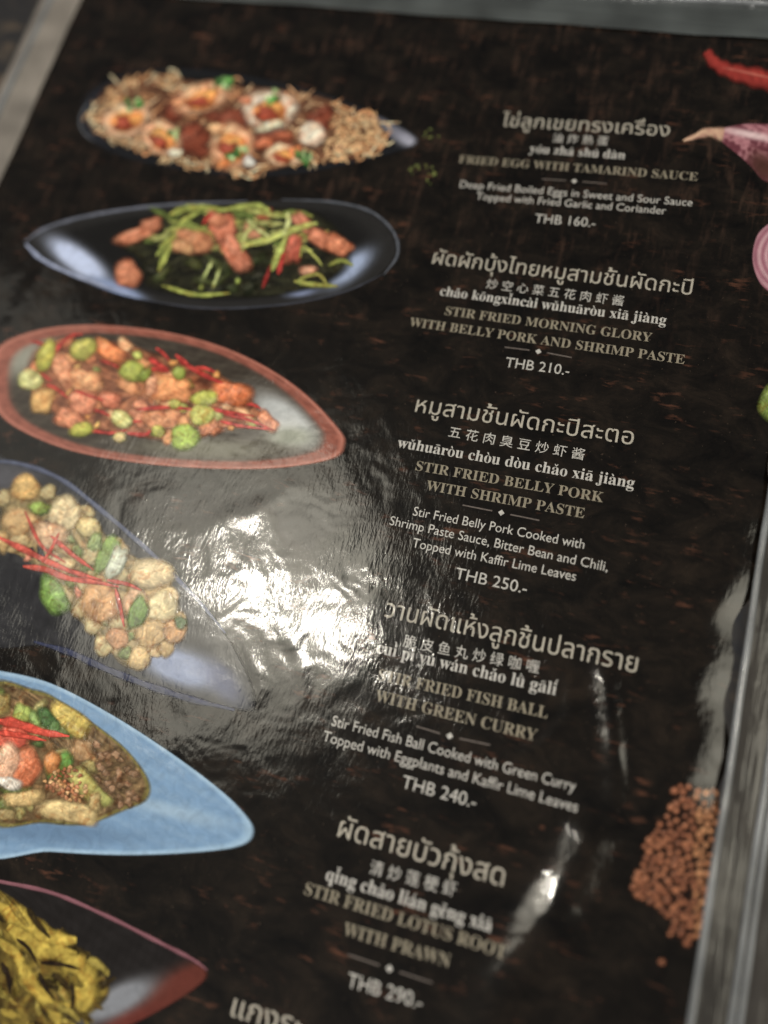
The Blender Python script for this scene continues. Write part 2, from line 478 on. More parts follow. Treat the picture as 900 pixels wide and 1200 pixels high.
def noodle1c():
    x, y = prs.gauss(412, 17), prs.gauss(158, 11); a = prs.uniform(0, 6.28); L = prs.uniform(4, 10)
    return ([(x - L * math.cos(a), y - L * .7 * math.sin(a)), (x + prs.uniform(-5, 5), y + prs.uniform(-4, 4)), (x + L * math.cos(a), y + L * .7 * math.sin(a))], 2.6, 1.4, (222, 176, 124), (184, 118, 70), 7)
d.tangle('fried_noodles', noodle1c, 80)
def egg(cx, cy, rx, ry, ang, yolk=True, dark=0.0):
    d.blob('egg', cx, cy, rx, ry, ang, lerp((236, 212, 184), (214, 130, 80), dark), col2=(205, 130, 88), rough=0.05, hl=0.3)
    if yolk:
        d.blob('yolk', cx + 1, cy + 1, rx * .66, ry * .62, ang, (240, 150, 56), col2=(222, 96, 36), rough=0.1, hl=0.25)
        d.blob('sauce', cx - 3, cy + 4, rx * .48, ry * .40, ang + 20, (150, 58, 30), col2=(96, 28, 16), rough=0.22, hl=0.25)
for sx, sy, srx, sry in ((215, 125, 26, 16), (225, 165, 30, 18), (270, 140, 28, 14), (320, 165, 34, 15), (375, 140, 20, 14)):
    d.blob('sauce', sx, sy, srx, sry, prs.uniform(-20, 20), (124, 56, 32), col2=(60, 24, 16), rough=0.2, hl=0.15)
egg(148, 141, 30, 22, -12, True, .35)
egg(236, 116, 33, 19, -14, True, .55)
egg(316, 130, 34, 24, 6)
egg(190, 163, 25, 21, 20, True, .5)
egg(272, 172, 28, 27, 30, True, .6)
egg(366, 158, 17, 15, 20, False)
egg(332, 182, 22, 14, 5, True, .3)
for sx, sy, rx, ry, c in ((205, 180, 10, 6, (236, 214, 180)), (292, 190, 9, 7, (236, 220, 196)), (262, 192, 10, 6, (220, 128, 58)), (316, 148, 20, 6, (230, 206, 172)), (210, 120, 9, 7, (222, 142, 92)), (176, 150, 7, 5, (226, 150, 110)), (288, 118, 9, 6, (214, 130, 90)), (254, 152, 12, 8, (224, 160, 110)), (345, 176, 9, 6, (210, 120, 62)), (310, 168, 12, 8, (176, 92, 52)), (335, 160, 12, 7, (160, 80, 46))):
    d.blob('garnish_piece', sx, sy, rx, ry, prs.uniform(-30, 30), c, rough=0.2)
for gx_, gy_, n, r in ((156, 122, 9, 12), (258, 97, 8, 10), (318, 117, 6, 9), (276, 181, 7, 9), (357, 186, 8, 10), (205, 158, 2, 4)):
    for _ in range(n):
        d.blob('coriander_leaf', gx_ + prs.gauss(0, r * .45), gy_ + prs.gauss(0, r * .35), prs.uniform(4, 8), prs.uniform(3, 5), prs.uniform(0, 180),
               prs.choice([(92, 160, 66), (60, 122, 46), (160, 196, 130), (44, 90, 34)]), rough=0.25, hl=0.15)

# ---- dish 2: morning glory
d = Pic('dish_picture', 'printed photo of stir fried morning glory with pork on a dark oval plate', z=0.00004)
out2 = [(29, 283), (58, 266), (120, 250), (200, 240), (300, 235), (380, 236), (432, 247), (462, 272), (467, 298), (446, 324), (400, 344), (330, 358), (250, 362), (170, 353), (110, 336), (58, 312), (33, 293)]
def plate2(t, x, y):
    c = (21, 20, 20)
    c = lerp(c, (34, 33, 33), min(max((t - 0.80) / .1, 0), 1))
    c = lerp(c, (176, 190, 226), min(1, 1.3 * bump2(x, y, 92, 305, 42, 14, 35)))
    c = lerp(c, (120, 138, 178), min(1, 1.2 * bump2(x, y, 140, 340, 34, 8, 22)))
    c = lerp(c, (140, 156, 190), min(1, 1.2 * bump2(x, y, 408, 315, 34, 13, -38)))
    c = lerp(c, (120, 134, 172), bump2(x, y, 352, 342, 18, 6, -8))
    return c
d.shape('plate', out2, plate2, rings=26, seg=130)
d.strip('plate_rim', [(29, 283), (58, 266), (120, 250), (200, 240), (290, 236)], 5, 3, (98, 102, 118), (70, 74, 84), n=30)
d.strip('plate_rim', [(330, 234), (390, 237), (434, 248), (461, 272), (466, 298), (450, 322)], 3, 4, (84, 88, 98), (56, 60, 68), n=30)
d.strip('plate_rim', [(30, 286), (52, 306), (96, 326), (160, 348)], 6, 3, (150, 160, 190), (96, 106, 134), n=24)
d.strip('plate_rim', [(160, 350), (240, 361), (330, 357), (400, 343), (448, 322)], 2.5, 2.5, (58, 60, 70), (40, 42, 50), n=30)
food2 = [(135, 282), (180, 255), (240, 242), (330, 243), (375, 250), (412, 285), (410, 318), (370, 340), (300, 350), (220, 348), (170, 335), (160, 305)]
d.shape('sauce', food2, lambda t, x, y: lerp((44, 44, 26), (22, 22, 16), 0.5 + hnoise(x, y, 5)), rings=8, seg=60)  # dark base painted as the shade beneath stems and pork
def stem2():
    x, y = prs.uniform(185, 375), prs.uniform(250, 292); a = prs.uniform(-0.8, 0.8); L = prs.uniform(12, 24)
    return ([(x - L * math.cos(a), y - L * .6 * math.sin(a)), (x, y + prs.uniform(-6, 6)), (x + L * math.cos(a), y + L * .6 * math.sin(a))], prs.uniform(6, 11), 5, prs.choice([(150, 156, 70), (122, 134, 54), (166, 168, 92), (80, 96, 38)]), (70, 84, 30), 12)
for _ in range(46):
    p_, w0_, w1_, c_, c2_, n_ = stem2(); d.strip('stem', p_, w0_, w1_, c_, c2_, n_)
for x, y in scatter([(165, 300), (240, 300), (320, 300), (340, 335), (240, 350), (180, 340)], 16, 11):
    d.blob('wilted_leaf', x, y, prs.uniform(10, 18), prs.uniform(5, 9), prs.uniform(-40, 40), prs.choice([(46, 54, 26), (32, 38, 20), (66, 74, 34), (26, 28, 18)]), rough=0.25, hl=0.15)
for pts, w_ in (([(186, 318), (196, 296), (214, 262), (240, 246)], 9), ([(184, 300), (200, 282), (230, 272), (250, 275)], 7), ([(200, 252), (225, 244), (262, 246)], 10), ([(190, 335), (230, 346), (270, 344)], 6)):
    d.strip('stem', pts, w_, w_ * .7, (150, 158, 62), (92, 108, 38), 20)
def meat(cx, cy, rx, ry, a, c=MEAT, c2=MEAT2, kind='chunk', name='pork_piece'):
    d.blob(name, cx, cy, rx, ry, a, c, kind, c2, rough=0.08, hl=0.3)
meat(160, 276, 25, 9, -20); meat(150, 322, 17, 17, 30, kind='blob'); meat(178, 264, 14, 8, -10)
meat(228, 284, 22, 15, 5, (190, 128, 82)); meat(215, 290, 14, 9, 10, (196, 150, 96))
meat(262, 268, 15, 17, 60, (206, 120, 86)); meat(276, 298, 24, 13, 52, (208, 126, 92)); meat(254, 258, 14, 9, 30)
meat(297, 272, 14, 9, 20, (196, 134, 96)); meat(310, 252, 10, 8, 0, (176, 92, 60))
meat(355, 262, 16, 9, 40, (196, 118, 88)); meat(376, 280, 18, 10, 30, (206, 122, 84)); meat(396, 288, 18, 11, 32, (214, 128, 84))
meat(344, 292, 10, 20, 8, (184, 84, 62)); meat(362, 318, 11, 7, 5, (208, 150, 116)); meat(332, 302, 7, 10, 0, (180, 96, 66))
for pts, w_, c_ in (([(282, 290), (318, 280), (350, 268), (372, 262)], 9, (182, 190, 92)), ([(290, 258), (300, 268), (316, 278)], 6, (196, 200, 128)), ([(318, 318), (326, 300), (336, 278)], 9, (172, 184, 84)),
                    ([(338, 250), (338, 262), (332, 276)], 7, (194, 200, 130)), ([(285, 246), (305, 250), (330, 256)], 6, (166, 172, 90)), ([(352, 302), (356, 290), (368, 300), (378, 312)], 4, (160, 160, 70)),
                    ([(345, 330), (365, 334), (396, 336)], 7, (140, 140, 56)), ([(385, 312), (400, 306), (414, 312)], 6, (120, 124, 50)), ([(300, 262), (288, 276), (284, 296)], 6, (186, 190, 112)),
                    ([(350, 328), (372, 322), (384, 334)], 5, (156, 150, 64)), ([(256, 248), (300, 242), (318, 250)], 8, (146, 156, 66))):
    d.strip('stem', pts, w_, w_ * .8, c_, (112, 124, 44), 18)
for cx, cy, a in ((244, 317, -62), (254, 327, -68)):
    d.blob('garlic_slice', cx, cy, 13, 5, a, (188, 200, 120), 'leaf', (120, 140, 60), rough=.05)
d.blob('pea', 279, 330, 4, 4, 0, (140, 158, 60)); d.blob('pea', 236, 338, 4, 4, 0, (120, 138, 50))
d.strip('red_chilli', [(326, 322), (330, 308), (334, 296)], 7, 4, RED, RED2); d.strip('red_chilli', [(308, 338), (314, 322), (318, 310)], 6, 3, (120, 30, 26), RED2)
d.strip('red_chilli', [(238, 264), (244, 256), (252, 250)], 5, 3, RED, RED2)

# ---- dish 3: belly pork, terracotta rim
d = Pic('dish_picture', 'printed photo of stir fried pork with beans and chillies on a terracotta rimmed plate', k=0.86)
out3 = [(-14, 452), (-6, 410), (36, 388), (100, 380), (180, 386), (250, 402), (310, 428), (360, 462), (399, 503), (406, 521), (392, 538), (330, 549), (250, 550), (160, 543), (80, 528), (20, 503), (-6, 480)]
def plate3(t, x, y):
    c = lerp((50, 42, 36), (74, 66, 56), 0.5 + 0.6 * hnoise(x * .3, y * .9, 2))
    c = lerp(c, (140, 140, 128), min(1, 1.1 * bump2(x, y, 28, 415, 42, 22, -35)))
    c = lerp(c, (176, 180, 182), min(1, 1.3 * bump2(x, y, 335, 492, 46, 20, 38)))
    c = lerp(c, (150, 154, 140), min(1, 1.1 * bump2(x, y, 340, 512, 30, 12, 0)))
    c = lerp(c, (104, 102, 84), 0.9 * bump2(x, y, 240, 526, 80, 13, 2))
    r = min(max((t - 0.865) / 0.03, 0), 1)
    rim = lerp((166, 94, 76), (124, 66, 52), 0.5 + 0.5 * hnoise(x * .7, y * .7, 8))
    if t > 0.955: rim = lerp(rim, (198, 122, 102), 0.7)
    return lerp(c, rim, r)
d.shape('plate', out3, plate3, centre=(185, 466), rings=30, seg=140); d.k = 1.1
bean_c = ((34, 446, 15, 13), (110, 400, 0, 0))
food3 = [(28, 440), (45, 402), (100, 396), (150, 402), (215, 425), (262, 440), (300, 470), (318, 500), (270, 505), (215, 520), (150, 512), (90, 500), (50, 478)]
d.shape('sauce', food3, lambda t, x, y: lerp((160, 98, 60), (84, 46, 30), 0.5 + hnoise(x, y, 9)), rings=8, seg=60)
for x, y in scatter(food3, 62, 12):
    k = prs.random()
    if k < .5: meat(x, y, prs.uniform(9, 16), prs.uniform(6, 10), prs.uniform(-60, 60), prs.choice([(214, 150, 92), (196, 116, 72), (206, 132, 92), (224, 170, 118)]), (150, 76, 44))
    elif k < .62: d.blob('bean', x, y, prs.uniform(7, 11), prs.uniform(6, 9), prs.uniform(0, 90), prs.choice([(170, 176, 72), (140, 156, 54), (182, 178, 108)]), col2=LIME2, rough=.05)
    elif k < .8: a = prs.uniform(-.3, .8); L = prs.uniform(9, 18); d.strip('red_chilli', [(x - L * math.cos(a), y - L * math.sin(a)), (x, y - 2), (x + L * math.cos(a), y + L * math.sin(a))], 5, 3, RED, RED2)
    else: d.blob('garnish_piece', x, y, prs.uniform(4, 8), prs.uniform(3, 6), prs.uniform(0, 180), prs.choice([(226, 170, 80), (206, 140, 60), (120, 130, 50)]), rough=.2)
meat(130, 413, 22, 10, 28, (218, 128, 62), (176, 84, 36)); meat(75, 436, 11, 26, -22, (214, 146, 100)); meat(102, 448, 20, 15, 10, (216, 156, 98)); meat(98, 472, 18, 14, 5, (206, 130, 92))
meat(50, 470, 13, 16, 10, (206, 160, 86), (150, 110, 50)); meat(82, 492, 18, 12, 30, (214, 136, 92)); meat(198, 456, 30, 15, 6, (222, 146, 82), (184, 100, 50)); meat(178, 452, 8, 14, 0, (210, 150, 110))
meat(272, 462, 24, 15, 16, (204, 108, 48), (140, 66, 30)); meat(244, 500, 14, 9, -30, (206, 130, 80)); meat(190, 492, 22, 12, 0, (206, 140, 90)); meat(130, 470, 14, 10, 0, (196, 110, 74))
for pts, w_ in (([(175, 420), (186, 428), (198, 434)], 9), ([(206, 416), (222, 430), (250, 444)], 8), ([(230, 436), (248, 444), (262, 450)], 7), ([(262, 485), (290, 492), (318, 503)], 6), ([(258, 494), (285, 500), (322, 504)], 5), ([(160, 480), (200, 478), (240, 482)], 6),
                ([(56, 428), (68, 408), (84, 394), (98, 392)], 6), ([(150, 508), (170, 510), (178, 504)], 6), ([(88, 458), (110, 466), (124, 470)], 4), ([(240, 478), (270, 484), (298, 488)], 6), ([(100, 504), (130, 508), (150, 504)], 5)):
    d.strip('red_chilli', pts, w_, w_ * .5, RED, RED2, 14)
for cx, cy, rx, ry, a, c_ in ((36, 446, 15, 13, 10, (212, 210, 138)), (54, 418, 11, 21, 18, (178, 168, 46)), (98, 410, 18, 13, -20, (166, 156, 56)), (156, 436, 16, 14, 0, (150, 158, 50)), (143, 492, 15, 10, 28, (208, 204, 128)), (96, 504, 16, 9, -10, (178, 178, 48)),
                              (240, 467, 17, 10, -4, (182, 184, 54)), (237, 487, 16, 13, 0, (198, 196, 92)), (217, 513, 17, 17, 0, (150, 182, 40)), (210, 438, 9, 9, 0, (132, 146, 48)), (205, 474, 8, 7, 0, (190, 184, 80)), (141, 513, 9, 7, 0, (214, 186, 120)), (186, 506, 9, 8, 0, (190, 186, 70)), (170, 440, 7, 12, 40, (120, 140, 40))):
    d.blob('bean', cx, cy, rx, ry, a, c_, col2=(118, 132, 34), rough=.04, hl=.35)

# ---- dish 4: fish balls, under the glare
d = Pic('dish_picture', 'printed photo of fish balls with basil and chilli on a dark plate with a blue rim', k=0.85)
out4 = [(-30, 540), (20, 542), (70, 560), (120, 598), (180, 650), (232, 703), (272, 752), (296, 800), (300, 832), (275, 832), (222, 818), (160, 797), (100, 774), (50, 758), (-30, 740)]
def plate4(t, x, y):
    c = lerp((34, 34, 38), (52, 52, 56), 0.5 + 0.5 * hnoise(x * .3, y * .3, 4))
    c = lerp(c, (130, 144, 178), min(1, 1.4 * bump2(x, y, 212, 782, 48, 20, 18)))
    c = lerp(c, (80, 88, 122), bump2(x, y, 262, 800, 34, 16, 50) * .9)
    c = lerp(c, (74, 74, 82), bump2(x, y, 10, 560, 40, 20))
    return c
d.shape('plate', out4, plate4, centre=(110, 690), rings=24, seg=120)
d.strip('plate_rim', [(-20, 541), (20, 543), (70, 561), (120, 599), (180, 651), (232, 704), (264, 742)], 6, 6, (84, 92, 118), (58, 64, 86), n=40)
d.strip('plate_rim', [(40, 752), (80, 764), (120, 782), (170, 802), (222, 819), (275, 832)], 8, 9, (52, 58, 88), (34, 38, 60), n=30)
food4 = [(0, 585), (25, 560), (55, 575), (90, 590), (130, 630), (165, 655), (200, 670), (205, 715), (215, 745), (190, 765), (150, 785), (120, 755), (80, 715), (60, 680), (20, 650), (0, 640)]
d.shape('sauce', food4, lambda t, x, y: lerp((176, 150, 98), (104, 92, 56), 0.5 + hnoise(x, y, 19)), rings=8, seg=60)
for x, y in scatter(food4, 54, 13):
    k = prs.random()
    if k < .45: d.blob('fish_ball', x, y, prs.uniform(10, 16), prs.uniform(9, 14), prs.uniform(0, 90), prs.choice([(206, 184, 130), (190, 160, 100), (180, 168, 118)]), col2=(160, 124, 70), rough=.08)
    elif k < .7: d.blob('aubergine_piece', x, y, prs.uniform(7, 11), prs.uniform(5, 9), prs.uniform(0, 90), prs.choice([(150, 168, 110), (120, 138, 70), (176, 184, 140)]), col2=(90, 100, 44), rough=.15)
    else: d.blob('garnish_piece', x, y, prs.uniform(4, 9), prs.uniform(4, 7), prs.uniform(0, 90), prs.choice([(210, 130, 100), (206, 180, 140), (110, 120, 60)]), rough=.2)
for cx, cy, rx, ry, a, c_ in ((31, 572, 18, 16, 0, (222, 178, 96)), (76, 603, 21, 22, 10, (224, 202, 150)), (24, 612, 22, 18, 0, (204, 164, 104)), (58, 628, 24, 18, 20, (214, 172, 128)), (104, 618, 16, 13, 30, (206, 186, 120)), (118, 706, 26, 26, 10, (206, 152, 92)),
                              (178, 673, 28, 19, 4, (222, 196, 142)), (190, 712, 22, 20, 0, (216, 196, 140)), (160, 708, 16, 20, 0, (214, 170, 130)), (178, 742, 22, 18, 0, (196, 160, 100)), (164, 772, 13, 16, 10, (204, 170, 106)), (138, 748, 14, 14, 0, (196, 140, 90)), (205, 740, 14, 16, 0, (186, 136, 78))):
    d.blob('fish_ball', cx, cy, rx, ry, a, c_, 'blob', tuple(v * .82 for v in c_), rough=.05, hl=.3)
for cx, cy, rx, ry, a, c_ in ((64, 699, 17, 24, -28, (120, 160, 62)), (47, 596, 16, 8, 5, (146, 176, 60)), (162, 718, 13, 20, 15, (106, 140, 52)), (126, 650, 12, 26, 35, (126, 158, 66)), (212, 730, 8, 10, 0, (84, 110, 58)), (112, 636, 9, 14, 10, (140, 164, 90))):
    d.blob('basil_leaf', cx, cy, rx, ry, a, c_, 'blob', tuple(v * .7 for v in c_), rough=.1, hl=.2)
d.blob('aubergine_piece', 137, 660, 10, 22, 20, (202, 208, 190), 'chunk', (150, 160, 130))
for pts, w_ in (([(-5, 628), (30, 645), (60, 660), (90, 672), (120, 680)], 9), ([(28, 664), (55, 668), (80, 678), (110, 682), (140, 688)], 9), ([(30, 600), (50, 640), (78, 660)], 5), ([(60, 628), (85, 650), (110, 668)], 7), ([(136, 690), (142, 715), (146, 735)], 6), ([(126, 680), (150, 685), (166, 692)], 6), ([(70, 625), (60, 645), (50, 660)], 5)):
    d.strip('red_chilli', pts, w_, w_ * .6, (206, 84, 66), (150, 44, 36), 18)

# ---- dish 5: light blue plate
d = Pic('dish_picture', 'printed photo of prawns and vegetables in brown sauce on a light blue plate', k=0.72)
out5 = [(-40, 782), (0, 785), (60, 800), (130, 836), (200, 881), (260, 926), (291, 957), (299, 976), (286, 991), (240, 999), (150, 1003), (60, 999), (-40, 990)]
def plate5(t, x, y):
    g = 0.5 + 0.5 * math.sin((y - 0.45 * x) * 0.33 + 1.6 * hnoise(x * .2, y * .2, 1))
    c = lerp((118, 158, 200), (136, 172, 208), 0.5 * g + 0.4 * hnoise(x, y, 6))
    c = lerp(c, (158, 188, 216), .8 * bump2(x, y, 200, 950, 70, 9, 14))
    c = lerp(c, (94, 128, 166), .8 * bump2(x, y, 60, 975, 110, 14, 4))
    if t > 0.93: c = lerp(c, (160, 196, 228), min(1, (t - .93) / .03))
    return c
d.shape('plate', out5, plate5, centre=(90, 905), rings=30, seg=130); d.k = 1.0
sau5 = [(-20, 806), (40, 806), (75, 822), (110, 846), (150, 878), (176, 914), (174, 938), (145, 952), (100, 968), (50, 966), (-20, 958)]
d.shape('sauce', sau5, lambda t, x, y: lerp((124, 98, 62), (72, 56, 34), 0.5 + hnoise(x, y, 29)) if t < .93 else (112, 104, 46), rings=14, seg=80)
for x, y in scatter([(110, 870), (150, 890), (168, 920), (160, 940), (130, 945), (110, 920)], 26, 7):
    d.blob('minced_piece', x, y, prs.uniform(5, 8), prs.uniform(4, 6), prs.uniform(0, 180), prs.choice([(134, 100, 70), (110, 82, 54), (156, 120, 88)]), rough=.2)
for x, y in scatter([(0, 815), (50, 815), (110, 860), (110, 950), (60, 960), (0, 950)], 38, 13):
    d.blob('vegetable_piece', x, y, prs.uniform(8, 14), prs.uniform(6, 10), prs.uniform(0, 180), prs.choice([(150, 140, 80), (170, 130, 80), (96, 110, 50), (130, 100, 60)]), 'chunk', rough=.15)
for cx, cy, rx, ry, a, c_ in ((83, 844, 28, 13, 33, (196, 172, 70)), (26, 838, 11, 13, 20, (158, 176, 74)), (4, 826, 9, 14, 0, (150, 130, 66)), (28, 936, 24, 10, -8, (200, 168, 104)), (82, 952, 36, 13, 12, (198, 172, 112)), (98, 918, 22, 12, 50, (176, 170, 84)), (38, 910, 16, 10, 0, (120, 96, 60)), (98, 880, 12, 13, 0, (176, 136, 88)), (120, 935, 14, 9, 40, (160, 160, 78)), (8, 955, 14, 8, 0, (150, 130, 80)), (112, 940, 8, 12, 0, (186, 160, 100))):
    d.blob('vegetable_piece', cx, cy, rx, ry, a, c_, 'chunk', tuple(v * .75 for v in c_), rough=.06, hl=.25)
for cx, cy, rx, ry, a, c_ in ((55, 842, 10, 17, -30, (66, 104, 50)), (70, 898, 13, 20, 25, (96, 146, 56)), (42, 846, 7, 14, -20, (130, 160, 80)), (64, 852, 8, 10, 10, (84, 120, 60)), (46, 872, 8, 5, 0, (70, 90, 40))):
    d.blob('green_leaf', cx, cy, rx, ry, a, c_, rough=.12, hl=.2)
for cx, cy, rx, ry, a, c_ in ((14, 864, 22, 18, 0, (210, 84, 58)), (30, 900, 20, 24, 15, (216, 120, 72)), (8, 895, 16, 26, 10, (232, 176, 140)), (62, 894, 10, 16, 15, (204, 130, 60)), (12, 918, 16, 9, 10, (226, 214, 200))):
    d.blob('prawn', cx, cy, rx, ry, a, c_, 'blob', tuple(v * .72 for v in c_), rough=.08, hl=.4)
for pts, w_ in (([(-5, 845), (20, 848), (50, 858), (82, 863)], 14), ([(-5, 858), (25, 862), (55, 868)], 9)):
    d.strip('red_chilli', pts, w_, w_ * .5, (206, 70, 48), (150, 44, 30), 18)
for x, y in scatter([(60, 905), (85, 898), (105, 920), (95, 940), (65, 935), (50, 920)], 44, 4):
    d.blob('chopped_peanut', x, y, prs.uniform(2.5, 4.5), prs.uniform(2.5, 3.6), prs.uniform(0, 180), prs.choice([(206, 160, 106), (176, 116, 74), (190, 140, 84), (150, 90, 54)]), rough=.2)

# ---- dish 6: lotus stems, cut by the frame
d = Pic('dish_picture', 'printed photo of yellow curry stems on a dark plate with a thin pink rim, at the bottom', k=0.66)
out6 = [(-40, 1026), (0, 1033), (60, 1046), (120, 1071), (180, 1101), (225, 1124), (243, 1137), (238, 1152), (200, 1178), (150, 1204), (90, 1230), (-40, 1240)]
def plate6(t, x, y):
    c = lerp((26, 22, 21), (38, 34, 34), 0.5 + .5 * hnoise(x * .4, y * .4, 3))
    c = lerp(c, (108, 48, 36), min(1, 1.3 * bump2(x, y, 212, 1158, 56, 22, -32)))
    c = lerp(c, (110, 44, 34), min(1, 1.2 * bump2(x, y, 150, 1198, 40, 16, -25)))
    c = lerp(c, (138, 142, 152), min(1, 1.3 * bump2(x, y, 138, 1172, 48, 17, -28)))
    return c
d.shape('plate', out6, plate6, centre=(70, 1150), rings=24, seg=110)
d.strip('plate_rim', [(-20, 1029), (0, 1033), (60, 1046), (120, 1071), (180, 1101), (225, 1124), (243, 1137)], 5, 5, (150, 96, 108), (116, 68, 78), n=40)
noo6 = [(-20, 1050), (10, 1048), (40, 1072), (75, 1095), (105, 1120), (128, 1150), (125, 1175), (90, 1200), (60, 1215), (-20, 1215)]
d.shape('sauce', noo6, lambda t, x, y: lerp((150, 126, 26), (70, 56, 14), 0.5 + hnoise(x, y, 33)), rings=10, seg=60)
def noodle6():
    x, y = scatter(noo6, 1, 1)[0]; a = R_(prs.gauss(48, 28)); L = prs.uniform(10, 26)
    return ([(x - L * math.cos(a), y - L * math.sin(a)), (x + prs.uniform(-7, 7), y + prs.uniform(-5, 5)), (x + L * .8 * math.cos(a), y + L * .8 * math.sin(a))], prs.uniform(8, 14), 6, prs.choice([(176, 150, 34), (130, 112, 22), (104, 84, 18), (176, 156, 50), (46, 36, 14), (40, 30, 14)]), (80, 64, 14), 9)
d.tangle('curry_stems', noodle6, 40)
for pts, w_ in (([(-5, 1060), (30, 1080), (60, 1100), (90, 1102)], 15), ([(10, 1085), (45, 1112), (90, 1118)], 14), ([(20, 1120), (35, 1150), (60, 1180), (70, 1205)], 11), ([(75, 1120), (100, 1150), (96, 1185)], 20), ([(40, 1160), (60, 1178), (85, 1180)], 8), ([(-5, 1100), (20, 1120), (30, 1150)], 8)):
    d.strip('curry_stem', pts, w_ * 1.7, w_ * 1.3, (204, 176, 44), (160, 134, 28), 20)
for pts, w_ in (([(48, 1128), (72, 1130), (95, 1136)], 7), ([(20, 1100), (34, 1112), (44, 1130)], 6), ([(2, 1128), (10, 1145), (12, 1165)], 9), ([(46, 1140), (54, 1158), (64, 1172)], 6), ([(84, 1150), (86, 1170), (80, 1195)], 5)):
    d.strip('sauce', pts, w_, w_ * .5, (48, 32, 14), (24, 16, 8), 14)  # dark strips painted as the shaded gaps between stems
d.tangle('curry_stems', noodle6, 5)

# ---- spices printed down the right side
d = Pic('spice_picture', 'printed red chilli at the top right of the page', k=0.55)
d.strip('chilli', [(828, 60), (838, 74), (858, 84), (890, 92), (930, 102)], 10, 27, (196, 58, 46), (140, 34, 30), n=30, taper=False)
d.strip('chilli_shine', [(846, 79), (870, 84), (905, 92)], 2.5, 4, (224, 110, 92), (190, 70, 60), n=14)
d = Pic('spice_picture', 'printed purple shallot wedge with a pointed tail')
def shal(t, x, y):
    g = 0.5 + 0.5 * math.sin((y * 0.75 - x * 0.62) * 0.24 + 2.6 * hnoise(x * .5, y * .5, 3))
    c = lerp((96, 44, 56), (170, 112, 122), g ** 1.6)
    c = lerp(c, (206, 176, 180), bump2(x, y, 880, 158, 36, 5, 12))
    c = lerp(c, (70, 40, 34), bump2(x, y, 895, 196, 22, 14, 50))
    return lerp(c, (58, 30, 34), max(0, t - .9) * 6)
d.shape('shallot', [(836, 154), (856, 147), (880, 144), (915, 147), (945, 165), (935, 215), (898, 214), (880, 196), (862, 180), (846, 167)], shal, rings=16, seg=60)
d.strip('shallot_tail', [(801, 165), (815, 160), (830, 155), (848, 158)], 3, 15, (196, 160, 130), (140, 84, 80), n=14, taper=False)
d = Pic('spice_picture', 'printed round pink shallot cut by the right edge', k=0.75)
def oni(t, x, y):
    r = math.hypot(x - 925, y - 300); g = 0.5 + .5 * math.sin(r * 0.75)
    return lerp(lerp((160, 96, 116), (206, 160, 170), g), (150, 84, 104), max(0, t - .85) * 4)
d.shape('shallot', [(881, 300), (887, 275), (903, 260), (925, 252), (960, 270), (970, 310), (950, 340), (915, 348), (895, 338), (885, 322)], oni, rings=16, seg=60)
d = Pic('spice_picture', 'printed green herb sprigs between the plates and the text')
for cx, cy, n in ((501, 157, 9), (488, 198, 10), (505, 203, 8), (893, 475, 0)):
    for _ in range(n):
        d.blob('herb_leaf', cx + prs.gauss(0, 5), cy + prs.gauss(0, 3.5), prs.uniform(1.6, 3.2), prs.uniform(1.2, 2.2), prs.uniform(0, 180), prs.choice([(104, 112, 52), (70, 80, 38), (88, 96, 46)]), hl=0)
d.blob('herb_leaf', 903, 472, 13, 24, 5, (120, 140, 50), col2=(70, 90, 30))
d = Pic('spice_picture', 'printed heap of orange brown peppercorn seeds at the lower right', k=0.74)
seedpoly = [(790, 920), (852, 924), (848, 960), (840, 1010), (832, 1060), (826, 1100), (800, 1108), (786, 1085), (770, 1060), (738, 1046), (748, 1020), (755, 985), (775, 960), (790, 940)]
d.shape('seed_shadow', seedpoly, lambda t, x, y: lerp((50, 26, 18), (18, 11, 9), 0.45 + t * .6), rings=6, seg=50)
for x, y in sorted(scatter(seedpoly, 175, 6.6), key=lambda p: -p[0]) + [(775, 1127), (785, 1094), (768, 1052), (741, 1040)]:
    k = prs.random(); c_ = lerp((216, 148, 92), (166, 100, 58), k) if x > 815 else lerp((194, 118, 74), (136, 76, 48), k)
    r = prs.uniform(4.2, 6.4); d.blob('seed', x, y, r, r * .95, 0, c_, col2=tuple(v * .7 for v in c_), rough=.04, hl=.3, edge=1.0)
print('pictures done')

# ------------------------------------------------------------------ lettering
def bold_serif(t):
    return ''.join(chr(0x1D400 + ord(c) - 65) if 'A' <= c <= 'Z' else chr(0x1D41A + ord(c) - 97) if 'a' <= c <= 'z' else c for c in t)

_tc = bpy.data.curves.new('type_source', 'FONT'); _to = bpy.data.objects.new('type_source', _tc); COL.objects.link(_to)
def splines_of(body, offset=0.0):
    """closed outlines of a line of type (em = 1), as point lists"""
    _tc.body = body; _tc.size = 1.0; _tc.offset = offset; _tc.fill_mode = 'NONE'; _tc.resolution_u = 4
    dg = bpy.context.evaluated_depsgraph_get(); dg.update()
    ev = _to.evaluated_get(dg); me = ev.to_mesh()
    co = np.array([v.co[:2] for v in me.vertices]).reshape(-1, 2)
    ed = [tuple(e.vertices) for e in me.edges]
    nb = {}
    for a, b_ in ed: nb.setdefault(a, []).append(b_); nb.setdefault(b_, []).append(a)
    seen = set(); loops = []
    for s_ in range(len(co)):
        if s_ in seen or s_ not in nb: continue
        lp = [s_]; seen.add(s_); cur = s_
        while True:
            nxt = [q for q in nb[cur] if q not in seen]
            if not nxt: break
            cur = nxt[0] if len(lp) > 1 else min(nxt, key=lambda q: abs(q - cur))
            lp.append(cur); seen.add(cur)
        loops.append(co[lp])
    ev.to_mesh_clear()
    return loops

